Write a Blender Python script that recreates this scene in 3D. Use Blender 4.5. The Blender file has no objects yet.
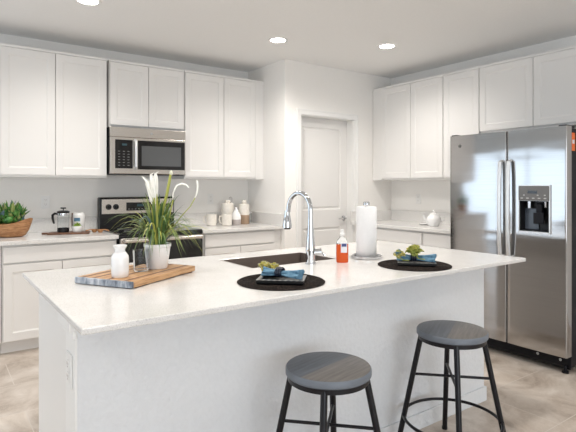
import bpy, bmesh, math, random
from mathutils import Vector, Matrix
random.seed(7)
C = bpy.context.scene.collection
S = bpy.context.scene
PI = math.pi

# ------------------------------------------------------------------ camera
cam = bpy.data.cameras.new('camera'); cam_o = bpy.data.objects.new('camera', cam); C.objects.link(cam_o)
cam_o.location = (0, 0, 1.29); cam_o.rotation_euler = (PI/2, 0, -math.radians(35.75))
cam.sensor_width = 36; cam.lens = 495/576*36; cam.shift_y = -29.8/576
cam.clip_start = 0.05; cam.clip_end = 100
S.camera = cam_o

# ------------------------------------------------------------------ view, world, lights
S.view_settings.view_transform = 'Standard'; S.view_settings.look = 'None'
S.view_settings.gamma = 1; S.view_settings.use_curve_mapping = False
S.view_settings.exposure = 0.30
S.cycles.use_denoising = True
S.cycles.max_bounces = 10; S.cycles.diffuse_bounces = 6; S.cycles.glossy_bounces = 5
S.cycles.transmission_bounces = 8; S.cycles.transparent_max_bounces = 8
S.cycles.sample_clamp_indirect = 6; S.cycles.caustics_reflective = False; S.cycles.caustics_refractive = False

w = bpy.data.worlds.new('daylight'); S.world = w; w.use_nodes = True
bg = w.node_tree.nodes['Background']; bg.inputs[0].default_value = (0.72, 0.86, 1.0, 1); bg.inputs[1].default_value = 1.3

def area(name, loc, rot, sx, sy, power, col):
    l = bpy.data.lights.new(name, 'AREA'); l.shape = 'RECTANGLE'; l.size = sx; l.size_y = sy
    l.energy = power; l.color = col
    o = bpy.data.objects.new(name, l); C.objects.link(o); o.location = loc; o.rotation_euler = rot
    return o
# daylight through the patio door (left wall) and the windows behind the camera
area('patio_daylight', (-4.03, 5.2, 1.08), (0, -PI/2, 0), 2.0, 5.6, 38, (0.74, 0.87, 1.0))
area('rear_daylight', (-0.2, -4.03, 1.25), (PI/2, 0, 0), 5.4, 1.9, 78, (0.93, 0.965, 1.0))
CANS = [(0.916, 3.744), (2.575, 3.733), (3.531, 3.286)]
ADDED_CANS = [(0.6, 1.9), (2.4, 1.7), (-1.6, 3.2), (-1.4, 0.0), (1.2, -1.4), (3.3, -0.6)]  # unseen ceiling lights, added out of view to brighten the room
ZC = 2.63
CAN_W = 54

# ------------------------------------------------------------------ materials
def mat(name, col, rough=0.5, metal=0.0, **k):
    m = bpy.data.materials.new(name); m.use_nodes = True
    b = m.node_tree.nodes['Principled BSDF']
    b.inputs['Base Color'].default_value = (*col, 1); b.inputs['Roughness'].default_value = rough
    b.inputs['Metallic'].default_value = metal
    for kk, v in k.items():
        b.inputs[kk.replace('_', ' ')].default_value = v
    return m
def nodes(m): return m.node_tree.nodes, m.node_tree.links, m.node_tree.nodes['Principled BSDF']
def coords(m, scale=(1, 1, 1), rot=(0, 0, 0), kind='Object'):
    N, L, b = nodes(m)
    tc = N.new('ShaderNodeTexCoord'); mp = N.new('ShaderNodeMapping')
    mp.inputs['Scale'].default_value = scale; mp.inputs['Rotation'].default_value = rot
    L.new(tc.outputs[kind], mp.inputs['Vector']); return mp.outputs['Vector']
def ramp(m, fac, stops):
    N, L, b = nodes(m)
    r = N.new('ShaderNodeValToRGB'); el = r.color_ramp.elements
    while len(el) < len(stops): el.new(0.5)
    for e, (p, c) in zip(el, stops): e.position = p; e.color = (*c, 1)
    L.new(fac, r.inputs['Fac']); return r.outputs['Color']
def noise(m, vec, scale, detail=3, rough=0.5, dist=0):
    N, L, b = nodes(m)
    n = N.new('ShaderNodeTexNoise'); n.inputs['Scale'].default_value = scale
    n.inputs['Detail'].default_value = detail; n.inputs['Roughness'].default_value = rough
    n.inputs['Distortion'].default_value = dist
    L.new(vec, n.inputs['Vector']); return n.outputs['Fac']
def bump(m, h, strength, dist=0.01):
    N, L, b = nodes(m)
    bp = N.new('ShaderNodeBump'); bp.inputs['Strength'].default_value = strength; bp.inputs['Distance'].default_value = dist
    L.new(h, bp.inputs['Height']); L.new(bp.outputs['Normal'], b.inputs['Normal'])
def speckle(m, scale, stops, bumpy=None, detail=3, vecscale=(1, 1, 1), dist=0):
    N, L, b = nodes(m)
    v = coords(m, vecscale); f = noise(m, v, scale, detail, dist=dist)
    L.new(ramp(m, f, stops), b.inputs['Base Color'])
    if bumpy: bump(m, f, *bumpy)
    return m

WALL = (0.88, 0.865, 0.84)
m_wall = mat('painted_wall', WALL, 0.85); speckle(m_wall, 90, [(0.3, (0.87, 0.855, 0.83)), (0.7, (0.89, 0.875, 0.85))], (0.12, 0.002))
m_ceil = mat('ceiling_paint', (0.74, 0.735, 0.72), 0.95); speckle(m_ceil, 60, [(0.3, (0.84, 0.84, 0.835)), (0.7, (0.86, 0.86, 0.855))], (0.15, 0.003))
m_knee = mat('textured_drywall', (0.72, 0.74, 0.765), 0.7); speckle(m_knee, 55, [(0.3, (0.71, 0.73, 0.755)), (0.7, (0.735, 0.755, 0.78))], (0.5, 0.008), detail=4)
m_cab = mat('white_cabinet_paint', (0.80, 0.79, 0.775), 0.38); speckle(m_cab, 3, [(0.2, (0.795, 0.785, 0.77)), (0.8, (0.81, 0.80, 0.785))])
m_trim = mat('white_trim_paint', (0.84, 0.84, 0.83), 0.4); speckle(m_trim, 4, [(0.2, (0.835, 0.835, 0.825)), (0.8, (0.85, 0.85, 0.84))])
m_door = mat('door_paint', (0.76, 0.75, 0.735), 0.45); speckle(m_door, 4, [(0.2, (0.755, 0.745, 0.73)), (0.8, (0.765, 0.755, 0.74))])
m_gap = mat('shadow_gap', (0.12, 0.115, 0.11), 0.9)
m_quartz = mat('white_quartz', (0.8, 0.78, 0.75), 0.16)
N, L, b = nodes(m_quartz); v = coords(m_quartz)
f1 = noise(m_quartz, v, 260, 2); f2 = noise(m_quartz, v, 9, 4)
c1 = ramp(m_quartz, f1, [(0.32, (0.58, 0.575, 0.56)), (0.46, (0.76, 0.75, 0.735)), (0.62, (0.79, 0.78, 0.765)), (0.75, (0.86, 0.855, 0.845))])
c2 = ramp(m_quartz, f2, [(0.35, (0.96, 0.96, 0.96)), (0.6, (1, 1, 1))])
mx = N.new('ShaderNodeMix'); mx.data_type = 'RGBA'; mx.blend_type = 'MULTIPLY'; mx.inputs[0].default_value = 1
L.new(c1, mx.inputs[6]); L.new(c2, mx.inputs[7]); L.new(mx.outputs[2], b.inputs['Base Color'])

def steel(name, col, rough, vertical=True, wavy=0.0):
    m = mat(name, col, rough, 1.0)
    N, L, b = nodes(m)
    v = coords(m, (260, 260, 3) if not vertical else (3, 3, 300))
    f = noise(m, v, 1.0, 3)
    mr = N.new('ShaderNodeMapRange'); mr.inputs['To Min'].default_value = rough-0.04; mr.inputs['To Max'].default_value = rough+0.06
    L.new(f, mr.inputs['Value']); L.new(mr.outputs[0], b.inputs['Roughness'])
    L.new(ramp(m, f, [(0.3, tuple(c*0.96 for c in col)), (0.7, tuple(min(1, c*1.03) for c in col))]), b.inputs['Base Color'])
    if wavy:
        v2 = coords(m, (1.0, 1.2, 5.0)); f2 = noise(m, v2, 1.5, 1); bump(m, f2, wavy, 0.02)
    return m
m_steel = steel('stainless_steel', (0.62, 0.58, 0.535), 0.24, True)
m_fridge = steel('brushed_refrigerator_steel', (0.43, 0.42, 0.415), 0.09, True, 0.09)
m_chrome = mat('chrome', (0.62, 0.63, 0.65), 0.06, 1.0)
m_handle = mat('satin_metal', (0.78, 0.79, 0.80), 0.42, 0.8)
m_black = mat('black_plastic', (0.009, 0.009, 0.010), 0.35, 0, Specular_IOR_Level=0.3)
m_blackglass = mat('black_glass', (0.008, 0.008, 0.009), 0.06)
m_window = mat('microwave_window', (0.10, 0.105, 0.11), 0.12)
m_dark = mat('dark_grey_side', (0.009, 0.0095, 0.013), 0.5, 0, Specular_IOR_Level=0.2)
m_panelgrey = mat('grey_control_panel', (0.13, 0.125, 0.12), 0.35)
m_linergrey = mat('blue_grey_liner', (0.07, 0.085, 0.11), 0.25)
m_button = mat('light_button', (0.45, 0.45, 0.44), 0.5)
m_key = mat('keypad_print', (0.22, 0.22, 0.22), 0.5)
m_blackmetal = mat('black_powder_coated_metal', (0.005, 0.005, 0.008), 0.28, 0.0, Specular_IOR_Level=0.35)
m_plate = mat('white_plastic', (0.84, 0.84, 0.83), 0.3)
m_ceramic = mat('white_glazed_ceramic', (0.86, 0.86, 0.86), 0.14)
m_cream = mat('cream_ceramic', (0.80, 0.76, 0.69), 0.25); speckle(m_cream, 40, [(0.3, (0.76, 0.72, 0.65)), (0.7, (0.83, 0.79, 0.73))])
m_stone = mat('grey_glaze', (0.42, 0.38, 0.37), 0.4); m_tan = mat('brown_glaze', (0.40, 0.28, 0.19), 0.45)
m_paper = mat('paper_towel', (0.88, 0.88, 0.88), 0.9); speckle(m_paper, 120, [(0.3, (0.86, 0.86, 0.865)), (0.7, (0.9, 0.9, 0.9))], (0.2, 0.002))
m_soap = mat('orange_soap', (0.85, 0.13, 0.03), 0.12, 0, Transmission_Weight=0.35, IOR=1.33)
m_clear = mat('clear_plastic', (0.92, 0.95, 0.97), 0.05, 0, Transmission_Weight=0.95, IOR=1.2)
m_glass = mat('clear_glass', (0.97, 0.99, 1.0), 0.02, 0, Transmission_Weight=1.0, IOR=1.18)
m_labelw = mat('white_label', (0.75, 0.75, 0.80), 0.4); m_labelb = mat('blue_label', (0.05, 0.07, 0.22), 0.4)
m_sink = mat('brown_composite_sink', (0.14, 0.115, 0.10), 0.45); speckle(m_sink, 300, [(0.3, (0.12, 0.095, 0.08)), (0.7, (0.19, 0.155, 0.135))])
m_mat = mat('dark_woven_rope', (0.035, 0.024, 0.02), 0.8, 0, Specular_IOR_Level=0.15); speckle(m_mat, 160, [(0.45, (0.003, 0.0025, 0.002)), (0.65, (0.05, 0.034, 0.028))], (0.6, 0.004))
m_napkin = mat('blue_napkin_cloth', (0.12, 0.27, 0.40), 0.85); speckle(m_napkin, 45, [(0.3, (0.05, 0.14, 0.24)), (0.65, (0.16, 0.31, 0.43))], (0.4, 0.004))
m_ring = mat('dark_blue_beads', (0.012, 0.018, 0.035), 0.35)
m_platedark = mat('dark_patterned_plate', (0.05, 0.05, 0.05), 0.3)
N, L, b = nodes(m_platedark); v = coords(m_platedark, (60, 60, 60), (0, 0, PI/4)); ck = N.new('ShaderNodeTexChecker'); ck.inputs['Scale'].default_value = 1.0
ck.inputs['Color1'].default_value = (0.02, 0.02, 0.022, 1); ck.inputs['Color2'].default_value = (0.30, 0.30, 0.29, 1); L.new(v, ck.inputs['Vector']); L.new(ck.outputs[0], b.inputs['Base Color'])
m_fl_y = mat('yellow_green_petals', (0.42, 0.43, 0.10), 0.6); speckle(m_fl_y, 60, [(0.35, (0.50, 0.48, 0.08)), (0.6, (0.85, 0.76, 0.32))])
m_fl_g = mat('olive_green_petals', (0.20, 0.27, 0.05), 0.6); speckle(m_fl_g, 60, [(0.35, (0.20, 0.27, 0.04)), (0.6, (0.48, 0.50, 0.14))])
m_fl_w = mat('pale_petals', (0.70, 0.70, 0.55), 0.6)
m_leaf = mat('grass_leaf', (0.05, 0.12, 0.03), 0.5); speckle(m_leaf, 14, [(0.35, (0.045, 0.11, 0.035)), (0.52, (0.14, 0.23, 0.06)), (0.68, (0.42, 0.44, 0.14))], vecscale=(1, 1, 0.4))
m_leafy = mat('yellow_green_leaf', (0.38, 0.40, 0.08), 0.5); m_leafb = mat('blue_green_leaf', (0.10, 0.17, 0.20), 0.5)
m_white_fl = mat('white_petal', (0.88, 0.87, 0.82), 0.5, 0)
m_green = mat('deep_green_leaf', (0.03, 0.12, 0.03), 0.45); speckle(m_green, 25, [(0.35, (0.02, 0.09, 0.02)), (0.55, (0.08, 0.26, 0.05)), (0.7, (0.24, 0.42, 0.12))])
m_limeleaf = mat('pale_green_leaf', (0.30, 0.36, 0.12), 0.5); m_lime = mat('lime_moss', (0.25, 0.38, 0.04), 0.7)
def wood(name, stops, vecscale, rough=0.45, scale=4.0, rot=(0, 0, 0)):
    m = mat(name, stops[0][1], rough); N, L, b = nodes(m)
    v = coords(m, vecscale, rot); f = noise(m, v, scale, 5, 0.6, 0.6)
    L.new(ramp(m, f, stops), b.inputs['Base Color']); bump(m, f, 0.15, 0.003); return m
m_oak = wood('honey_wood', [(0.3, (0.34, 0.17, 0.07)), (0.5, (0.55, 0.32, 0.16)), (0.7, (0.68, 0.44, 0.24))], (2, 28, 28))
m_endgrain = wood('cool_cast_end_grain', [(0.35, (0.10, 0.12, 0.16)), (0.5, (0.30, 0.34, 0.40)), (0.65, (0.60, 0.62, 0.66))], (30, 12, 4), 0.5, 2.2)  # board end grain, with the bluish cast of the light put into its colour
m_walnut = wood('walnut_wood', [(0.3, (0.05, 0.02, 0.012)), (0.55, (0.16, 0.07, 0.035)), (0.75, (0.32, 0.17, 0.09))], (3, 20, 20), 0.4)
m_bowl = wood('carved_bowl_wood', [(0.3, (0.22, 0.09, 0.03)), (0.55, (0.46, 0.23, 0.10)), (0.75, (0.60, 0.36, 0.18))], (4, 4, 22), 0.5)
# stool seats: grey stained planks, one half browner than the other
m_seat = mat('grey_stained_wood', (0.1, 0.1, 0.1), 0.33); N, L, b = nodes(m_seat)
v = coords(m_seat, (3, 40, 3)); f = noise(m_seat, v, 2.2, 5, 0.6, 0.4)
cA = ramp(m_seat, f, [(0.3, (0.050, 0.058, 0.072)), (0.7, (0.095, 0.108, 0.130))])
cB = ramp(m_seat, f, [(0.3, (0.085, 0.080, 0.078)), (0.7, (0.165, 0.152, 0.14))])
tc = N.new('ShaderNodeTexCoord'); sx = N.new('ShaderNodeSeparateXYZ'); L.new(tc.outputs['Object'], sx.inputs[0])
st = N.new('ShaderNodeMath'); st.operation = 'GREATER_THAN'; st.inputs[1].default_value = 0.0; L.new(sx.outputs[1], st.inputs[0])
mx = N.new('ShaderNodeMix'); mx.data_type = 'RGBA'; L.new(st.outputs[0], mx.inputs[0]); L.new(cB, mx.inputs[6]); L.new(cA, mx.inputs[7]); L.new(mx.outputs[2], b.inputs['Base Color'])
bump(m_seat, f, 0.25, 0.002)
m_seatedge = mat('grey_stained_edge', (0.14, 0.16, 0.19), 0.35)
# floor: large stone-look porcelain tiles with pale grout
m_floor = mat('stone_look_tile', (0.5, 0.45, 0.4), 0.32); N, L, b = nodes(m_floor)
v = coords(m_floor); mpv = v.node; mpv.inputs['Location'].default_value = (0.03, 0.075, 0)
bt = N.new('ShaderNodeTexBrick'); bt.offset = 0.5; bt.inputs['Scale'].default_value = 1.0
bt.inputs['Brick Width'].default_value = 0.93; bt.inputs['Row Height'].default_value = 0.465; bt.inputs['Mortar Size'].default_value = 0.0028
bt.inputs['Color1'].default_value = (0.92, 0.92, 0.92, 1); bt.inputs['Color2'].default_value = (1.05, 1.03, 1.0, 1); bt.inputs['Mortar'].default_value = (1, 1, 1, 1)
L.new(v, bt.inputs['Vector'])
f = noise(m_floor, v, 2.6, 9, 0.62, 1.3)
cf = ramp(m_floor, f, [(0.30, (0.28, 0.22, 0.18)), (0.45, (0.47, 0.405, 0.35)), (0.58, (0.60, 0.54, 0.485)), (0.72, (0.74, 0.695, 0.65))])
wv = noise(m_floor, v, 5.5, 8, 0.75, 3.0); cw = ramp(m_floor, wv, [(0.485, (0, 0, 0)), (0.5, (0.5, 0.5, 0.5)), (0.515, (0, 0, 0))])
m1 = N.new('ShaderNodeMix'); m1.data_type = 'RGBA'; L.new(cw, m1.inputs[0]); L.new(cf, m1.inputs[6]); m1.inputs[7].default_value = (0.66, 0.60, 0.53, 1)
m2 = N.new('ShaderNodeMix'); m2.data_type = 'RGBA'; m2.blend_type = 'MULTIPLY'; m2.inputs[0].default_value = 1; L.new(m1.outputs[2], m2.inputs[6]); L.new(bt.outputs['Color'], m2.inputs[7])
m3 = N.new('ShaderNodeMix'); m3.data_type = 'RGBA'; L.new(bt.outputs['Fac'], m3.inputs[0]); L.new(m2.outputs[2], m3.inputs[6]); m3.inputs[7].default_value = (0.60, 0.55, 0.50, 1)
L.new(m3.outputs[2], b.inputs['Base Color']); bump(m_floor, bt.outputs['Fac'], -0.3, 0.002)
def emit(name, col, s):
    m = mat(name, col, 0.5); b = nodes(m)[2]; b.inputs['Emission Color'].default_value = (*col, 1); b.inputs['Emission Strength'].default_value = s; return m
m_lamp = emit('lit_diffuser', (1.0, 0.96, 0.9), 14)
m_display = emit('oven_display', (0.02, 0.05, 0.06), 0.3)
m_orange = mat('orange_sticker', (0.85, 0.16, 0.02), 0.5)
m_winframe = mat('window_frame_white', (0.8, 0.8, 0.8), 0.4)

# ------------------------------------------------------------------ mesh helpers
class MB:
    def __init__(s): s.bm = bmesh.new(); s.M = Matrix.Identity(4)
    def _add(s, fn, M=None):
        t = bmesh.new(); fn(t)
        if M is not None: bmesh.ops.transform(t, matrix=M, verts=t.verts)
        me = bpy.data.meshes.new('t'); t.to_mesh(me); t.free(); s.bm.from_mesh(me); bpy.data.meshes.remove(me); return s
    def box(s, x0, x1, y0, y1, z0, z1, bev=0.0, seg=2, M=None):
        def fn(t):
            bmesh.ops.create_cube(t, size=1)
            bmesh.ops.transform(t, matrix=Matrix.Translation(((x0+x1)/2, (y0+y1)/2, (z0+z1)/2)) @ Matrix.Diagonal((abs(x1-x0), abs(y1-y0), abs(z1-z0), 1)), verts=t.verts)
            if bev: bmesh.ops.bevel(t, geom=t.edges[:], offset=bev, segments=seg, affect='EDGES', profile=0.5)
        return s._add(fn, M)
    def lathe(s, prof, n=40, M=None, cap=True):
        def fn(t):
            rings = []
            for r, z in prof:
                if r < 1e-6: rings.append([t.verts.new((0, 0, z))])
                else: rings.append([t.verts.new((r*math.cos(2*PI*k/n), r*math.sin(2*PI*k/n), z)) for k in range(n)])
            for a, c in zip(rings, rings[1:]):
                for k in range(n):
                    k2 = (k+1) % n
                    if len(a) == 1 and len(c) == 1: continue
                    if len(a) == 1: t.faces.new((a[0], c[k2], c[k]))
                    elif len(c) == 1: t.faces.new((a[k], a[k2], c[0]))
                    else: t.faces.new((a[k], a[k2], c[k2], c[k]))
            if cap:
                if len(rings[0]) > 1: t.faces.new(rings[0][::-1])
                if len(rings[-1]) > 1: t.faces.new(rings[-1])
            bmesh.ops.recalc_face_normals(t, faces=t.faces)
        return s._add(fn, M)
    def tube(s, pts, r, n=12, closed=False, M=None):
        pts = [Vector(p) for p in pts]; rs = r if isinstance(r, (list, tuple)) else [r]*len(pts)
        def fn(t):
            m = len(pts); rings = []; up = None
            for i, p in enumerate(pts):
                a = pts[(i-1) % m] if (closed or i > 0) else p
                c = pts[(i+1) % m] if (closed or i < m-1) else p
                d = (c-a).normalized()
                if up is None: up = d.orthogonal().normalized()
                u = (up - d*up.dot(d)).normalized(); up = u; w = d.cross(u)
                rings.append([t.verts.new(p + (u*math.cos(2*PI*k/n) + w*math.sin(2*PI*k/n))*rs[i]) for k in range(n)])
            lst = list(zip(rings, rings[1:])) + ([(rings[-1], rings[0])] if closed else [])
            for a, c in lst:
                for k in range(n): t.faces.new((a[k], a[(k+1) % n], c[(k+1) % n], c[k]))
            if not closed: t.faces.new(rings[0][::-1]); t.faces.new(rings[-1])
            bmesh.ops.recalc_face_normals(t, faces=t.faces)
        return s._add(fn, M)
    def ball(s, c, r, sub=2, sc=(1, 1, 1)):
        def fn(t):
            bmesh.ops.create_icosphere(t, subdivisions=sub, radius=r)
            bmesh.ops.transform(t, matrix=Matrix.Translation(c) @ Matrix.Diagonal((*sc, 1)), verts=t.verts)
        return s._add(fn)
    def blade(s, pts, wid, side=None, cup=0.0):
        pts = [Vector(p) for p in pts]; m = len(pts)
        def fn(t):
            prev = None
            for i, p in enumerate(pts):
                d = (pts[min(i+1, m-1)] - pts[max(i-1, 0)]).normalized()
                sd = (side or d.cross(Vector((0, 0, 1))))
                if sd.length < 1e-4: sd = Vector((1, 0, 0))
                sd = sd.normalized(); u = i/(m-1); ww = wid*(math.sin(PI*min(1, 0.15+0.85*u))**0.6 if u < 1 else 0.05)*(1 if u < 0.6 else (1-u)/0.4*0.9+0.1)
                nn = d.cross(sd).normalized()*cup*ww
                row = [t.verts.new(p - sd*ww - nn), t.verts.new(p), t.verts.new(p + sd*ww - nn)]
                if prev:
                    t.faces.new((prev[0], prev[1], row[1], row[0])); t.faces.new((prev[1], prev[2], row[2], row[1]))
                prev = row
        return s._add(fn)
    def grid(s, us, vs, w0, w1, holes=(), axes='xyz'):
        """a slab over the u,v grid, between the depths w0 and w1 (numbers or functions of u,v), with the cells in holes left open"""
        W0 = w0 if callable(w0) else (lambda u, v: w0); W1 = w1 if callable(w1) else (lambda u, v: w1)
        def P(u, v, w):
            d = {axes[0]: u, axes[1]: v, axes[2]: w}; return (d['x'], d['y'], d['z'])
        def fn(t):
            nu, nv = len(us), len(vs)
            A = [[t.verts.new(P(u, v, W0(u, v))) for v in vs] for u in us]; B = [[t.verts.new(P(u, v, W1(u, v))) for v in vs] for u in us]
            solid = lambda i, j: 0 <= i < nu-1 and 0 <= j < nv-1 and (i, j) not in holes
            for i in range(nu-1):
                for j in range(nv-1):
                    if not solid(i, j): continue
                    t.faces.new((A[i][j], A[i][j+1], A[i+1][j+1], A[i+1][j])); t.faces.new((B[i][j], B[i+1][j], B[i+1][j+1], B[i][j+1]))
                    for (di, dj, p, q) in ((-1, 0, (i, j), (i, j+1)), (1, 0, (i+1, j), (i+1, j+1)), (0, -1, (i, j), (i+1, j)), (0, 1, (i, j+1), (i+1, j+1))):
                        if not solid(i+di, j+dj): t.faces.new((A[p[0]][p[1]], A[q[0]][q[1]], B[q[0]][q[1]], B[p[0]][p[1]]))
            bmesh.ops.recalc_face_normals(t, faces=t.faces)
            lone = [v for v in t.verts if not v.link_faces]; bmesh.ops.delete(t, geom=lone, context='VERTS')
        return s._add(fn)
    def build(s, name, m, parent=None, smooth=False, loc=None, rot=None):
        me = bpy.data.meshes.new(name); s.bm.to_mesh(me); s.bm.free()
        for mm in (m if isinstance(m, (list, tuple)) else [m]): me.materials.append(mm)
        if smooth:
            me.shade_smooth()
            try: me.set_sharp_from_angle(angle=math.radians(40))
            except Exception: pass
        o = bpy.data.objects.new(name, me); C.objects.link(o)
        if parent: o.parent = parent
        if loc: o.location = loc
        if rot: o.rotation_euler = rot
        return o
def T(x, y, z, rz=0, rx=0, ry=0): return Matrix.Translation((x, y, z)) @ Matrix.Rotation(rz, 4, 'Z') @ Matrix.Rotation(ry, 4, 'Y') @ Matrix.Rotation(rx, 4, 'X')
def tag(o, label, cat, group=None, kind=None):
    o['label'] = label; o['category'] = cat
    if group: o['group'] = group
    if kind: o['kind'] = kind
    return o
def thing(name, label, cat, loc=(0, 0, 0), rz=0, group=None):
    o = bpy.data.objects.new(name, None); C.objects.link(o); o.location = loc; o.rotation_euler = (0, 0, rz); o.empty_display_size = 0.05
    return tag(o, label, cat, group)
def struct(name, mb, m, parent=None, label=None):
    o = mb.build(name, m, parent)
    if not parent: o['kind'] = 'structure'
    if label: o['label'] = label
    return o
def copy_tree(o, parent=None):
    c = o.copy(); C.objects.link(c)
    if parent: c.parent = parent
    for ch in list(o.children): copy_tree(ch, c)
    return c

# ------------------------------------------------------------------ room shell
YB = 5.0      # back wall
XW = 4.64     # refrigerator wall
XP, YP = 3.018, 4.25   # pantry corner
struct('floor', MB().box(-4.2, 4.9, -4.2, 8.4, -0.1, 0), m_floor, label='beige stone look tiled floor')
struct('ceiling', MB().box(-4.2, 4.9, -4.2, 8.4, ZC, ZC+0.1), m_ceil, label='flat off white ceiling')
struct('wall_back', MB().box(0.0, 4.76, YB, YB+0.12, 0, ZC), m_wall, label='white wall behind the range and cabinets')
struct('wall_right', MB().box(XW, XW+0.12, -4.12, YB+0.12, 0, ZC), m_wall, label='white wall behind the refrigerator')
struct('wall_nook', MB().box(0.0, 0.12, YB+0.12, 8.12, 0, ZC), m_wall)
struct('wall_far', MB().box(-4.12, 0.12, 8.12, 8.24, 0, ZC), m_wall)
# left wall with the patio door opening, rear wall with the window opening
struct('wall_left', MB().grid([-4.12, 2.4, 8.0, 8.24], [0, 0.05, 2.1, ZC], -4.12, -4.0, {(1, 1)}, 'yzx'), m_wall)
struct('wall_rear', MB().grid([-4.12, -2.9, 2.5, 4.76], [0, 0.3, 2.2, ZC], -4.12, -4.0, {(1, 1)}, 'xzy'), m_wall)
wd = struct('window_1', MB().grid([2.4, 2.46, 4.23, 4.30, 6.07, 6.14, 7.94, 8.0], [0.05, 0.12, 2.03, 2.1], -4.0, -3.95, {(1, 1), (3, 1), (5, 1)}, 'yzx'), m_winframe)
wr = struct('window_2', MB().grid([-2.9, -2.84, -1.13, -1.07, 0.67, 0.73, 2.44, 2.5], [0.3, 0.36, 2.14, 2.2], -4.0, -3.95, {(1, 1), (3, 1), (5, 1)}, 'xzy'), m_winframe)
# pantry box in the corner
struct('wall_pantry_side', MB().box(XP, XP+0.12, YP+0.12, YB, 0, ZC), m_wall, label='short white side wall of the pantry')
DX0, DX1, DZ = 3.222, 4.005, 2.07
struct('wall_pantry_front', MB().grid([XP, DX0, DX1, XW], [0, DZ, ZC], YP, YP+0.12, {(1, 0)}, 'xzy'), m_wall, label='white pantry wall around the door')
mb = MB()
for (x0, x1, z0, z1) in ((DX0-0.058, DX0+0.004, 0, DZ-0.004), (DX1-0.004, DX1+0.058, 0, DZ-0.004), (DX0-0.058, DX1+0.058, DZ-0.004, DZ+0.055)):
    mb.box(x0, x1, YP-0.016, YP-0.0005, z0, z1, 0.004)
for (x0, x1, z0, z1) in ((DX0-0.0585, DX0-0.043, 0, DZ+0.040), (DX1+0.043, DX1+0.0585, 0, DZ+0.040), (DX0-0.0585, DX1+0.0585, DZ+0.040, DZ+0.0555)):
    mb.box(x0, x1, YP-0.022, YP-0.001, z0, z1, 0.003)
mb.box(DX0, DX0+0.012, YP, YP+0.15, 0, DZ); mb.box(DX1-0.012, DX1, YP, YP+0.15, 0, DZ); mb.box(DX0, DX1, YP, YP+0.15, DZ-0.012, DZ)
mb.box(DX0+0.012, DX0+0.022, YP+0.15, YP+0.16, 0, DZ-0.012); mb.box(DX1-0.022, DX1-0.012, YP+0.15, YP+0.16, 0, DZ-0.012)
struct('trim_1', mb, m_trim, label='white casing around the pantry door')
# two-panel door slab, recessed in the jamb
dx0, dx1 = DX0+0.014, DX1-0.014; pa, pb = dx0+0.095, dx1-0.095
dr = struct('door_1', MB().grid([dx0, pa, pb, dx1], [0.012, 0.24, 0.82, 1.02, 1.955, DZ-0.015], YP+0.105, YP+0.142, {(1, 1), (1, 3)}, 'xzy'), m_door, label='white two panel pantry door')
for z0, z1 in ((0.24, 0.82), (1.02, 1.955)):
    p = MB(); y0 = YP+0.105
    def fn(t, z0=z0, z1=z1):   # moulded recess: sloped border and a raised flat field
        loops = []
        for ins, yy in ((0, y0), (0.008, y0+0.012), (0.022, y0+0.014), (0.038, y0+0.004)):
            loops.append([t.verts.new(q) for q in ((pa+ins, yy, z0+ins), (pb-ins, yy, z0+ins), (pb-ins, yy, z1-ins), (pa+ins, yy, z1-ins))])
        for a, c in zip(loops, loops[1:]):
            for k in range(4): t.faces.new((a[k], a[(k+1) % 4], c[(k+1) % 4], c[k]))
        t.faces.new(loops[-1]); bmesh.ops.recalc_face_normals(t, faces=t.faces)
    p._add(fn); p.build('door_panel', m_door, dr)
hx, hz = DX1-0.065, 0.915
h = MB().lathe([(0.031, 0), (0.031, 0.006), (0.024, 0.012), (0.012, 0.014), (0.011, 0.045)], 24, T(hx, YP+0.105, hz, 0, PI/2))
h.tube([(hx, YP+0.063, hz), (hx-0.03, YP+0.059, hz+0.001), (hx-0.07, YP+0.061, hz), (hx-0.105, YP+0.065, hz-0.004)], [0.010, 0.009, 0.008, 0.007])
h.build('door_handle', m_chrome, dr, True)
# baseboards
mb = MB().box(XW-0.014, XW-0.0005, -4.0, 1.55, 0, 0.09, 0.003); struct('baseboard_right', mb, m_trim)
mb = MB().box(XP+0.02, DX0-0.06, YP-0.014, YP-0.0005, 0, 0.09, 0.003); struct('baseboard_pantry', mb, m_trim)

# ------------------------------------------------------------------ recessed ceiling lights
def can(x, y, label, group=None):
    t = thing('recessed_ceiling_light', label, 'ceiling light', (x, y, ZC), 0, group)
    MB().lathe([(0.068, -0.001), (0.072, -0.006), (0.088, -0.005), (0.092, -0.0005)], 40, cap=False).build('trim_ring', m_plate, t, True)
    MB().lathe([(0.0, -0.003), (0.069, -0.003), (0.069, -0.0015)], 32, cap=False).build('diffuser', m_lamp, t)
    l = bpy.data.lights.new('can_lamp', 'SPOT'); l.energy = CAN_W; l.spot_size = math.radians(150); l.spot_blend = 0.9; l.shadow_soft_size = 0.07; l.color = (1.0, 0.945, 0.88)
    o = bpy.data.objects.new('can_lamp', l); C.objects.link(o); o.parent = t; o.location = (0, 0, -0.03)
    return t
for (x, y), lb in zip(CANS, ('round recessed ceiling light above the left end, nearest the top edge', 'round recessed ceiling light in front of the range wall, middle of three', 'round recessed ceiling light nearest the pantry door and refrigerator')):
    can(x, y, lb)
for i, (x, y) in enumerate(ADDED_CANS):
    can(x, y, 'added round recessed ceiling light outside the view behind or beside the camera', 'added recessed lights out of view')

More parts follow.
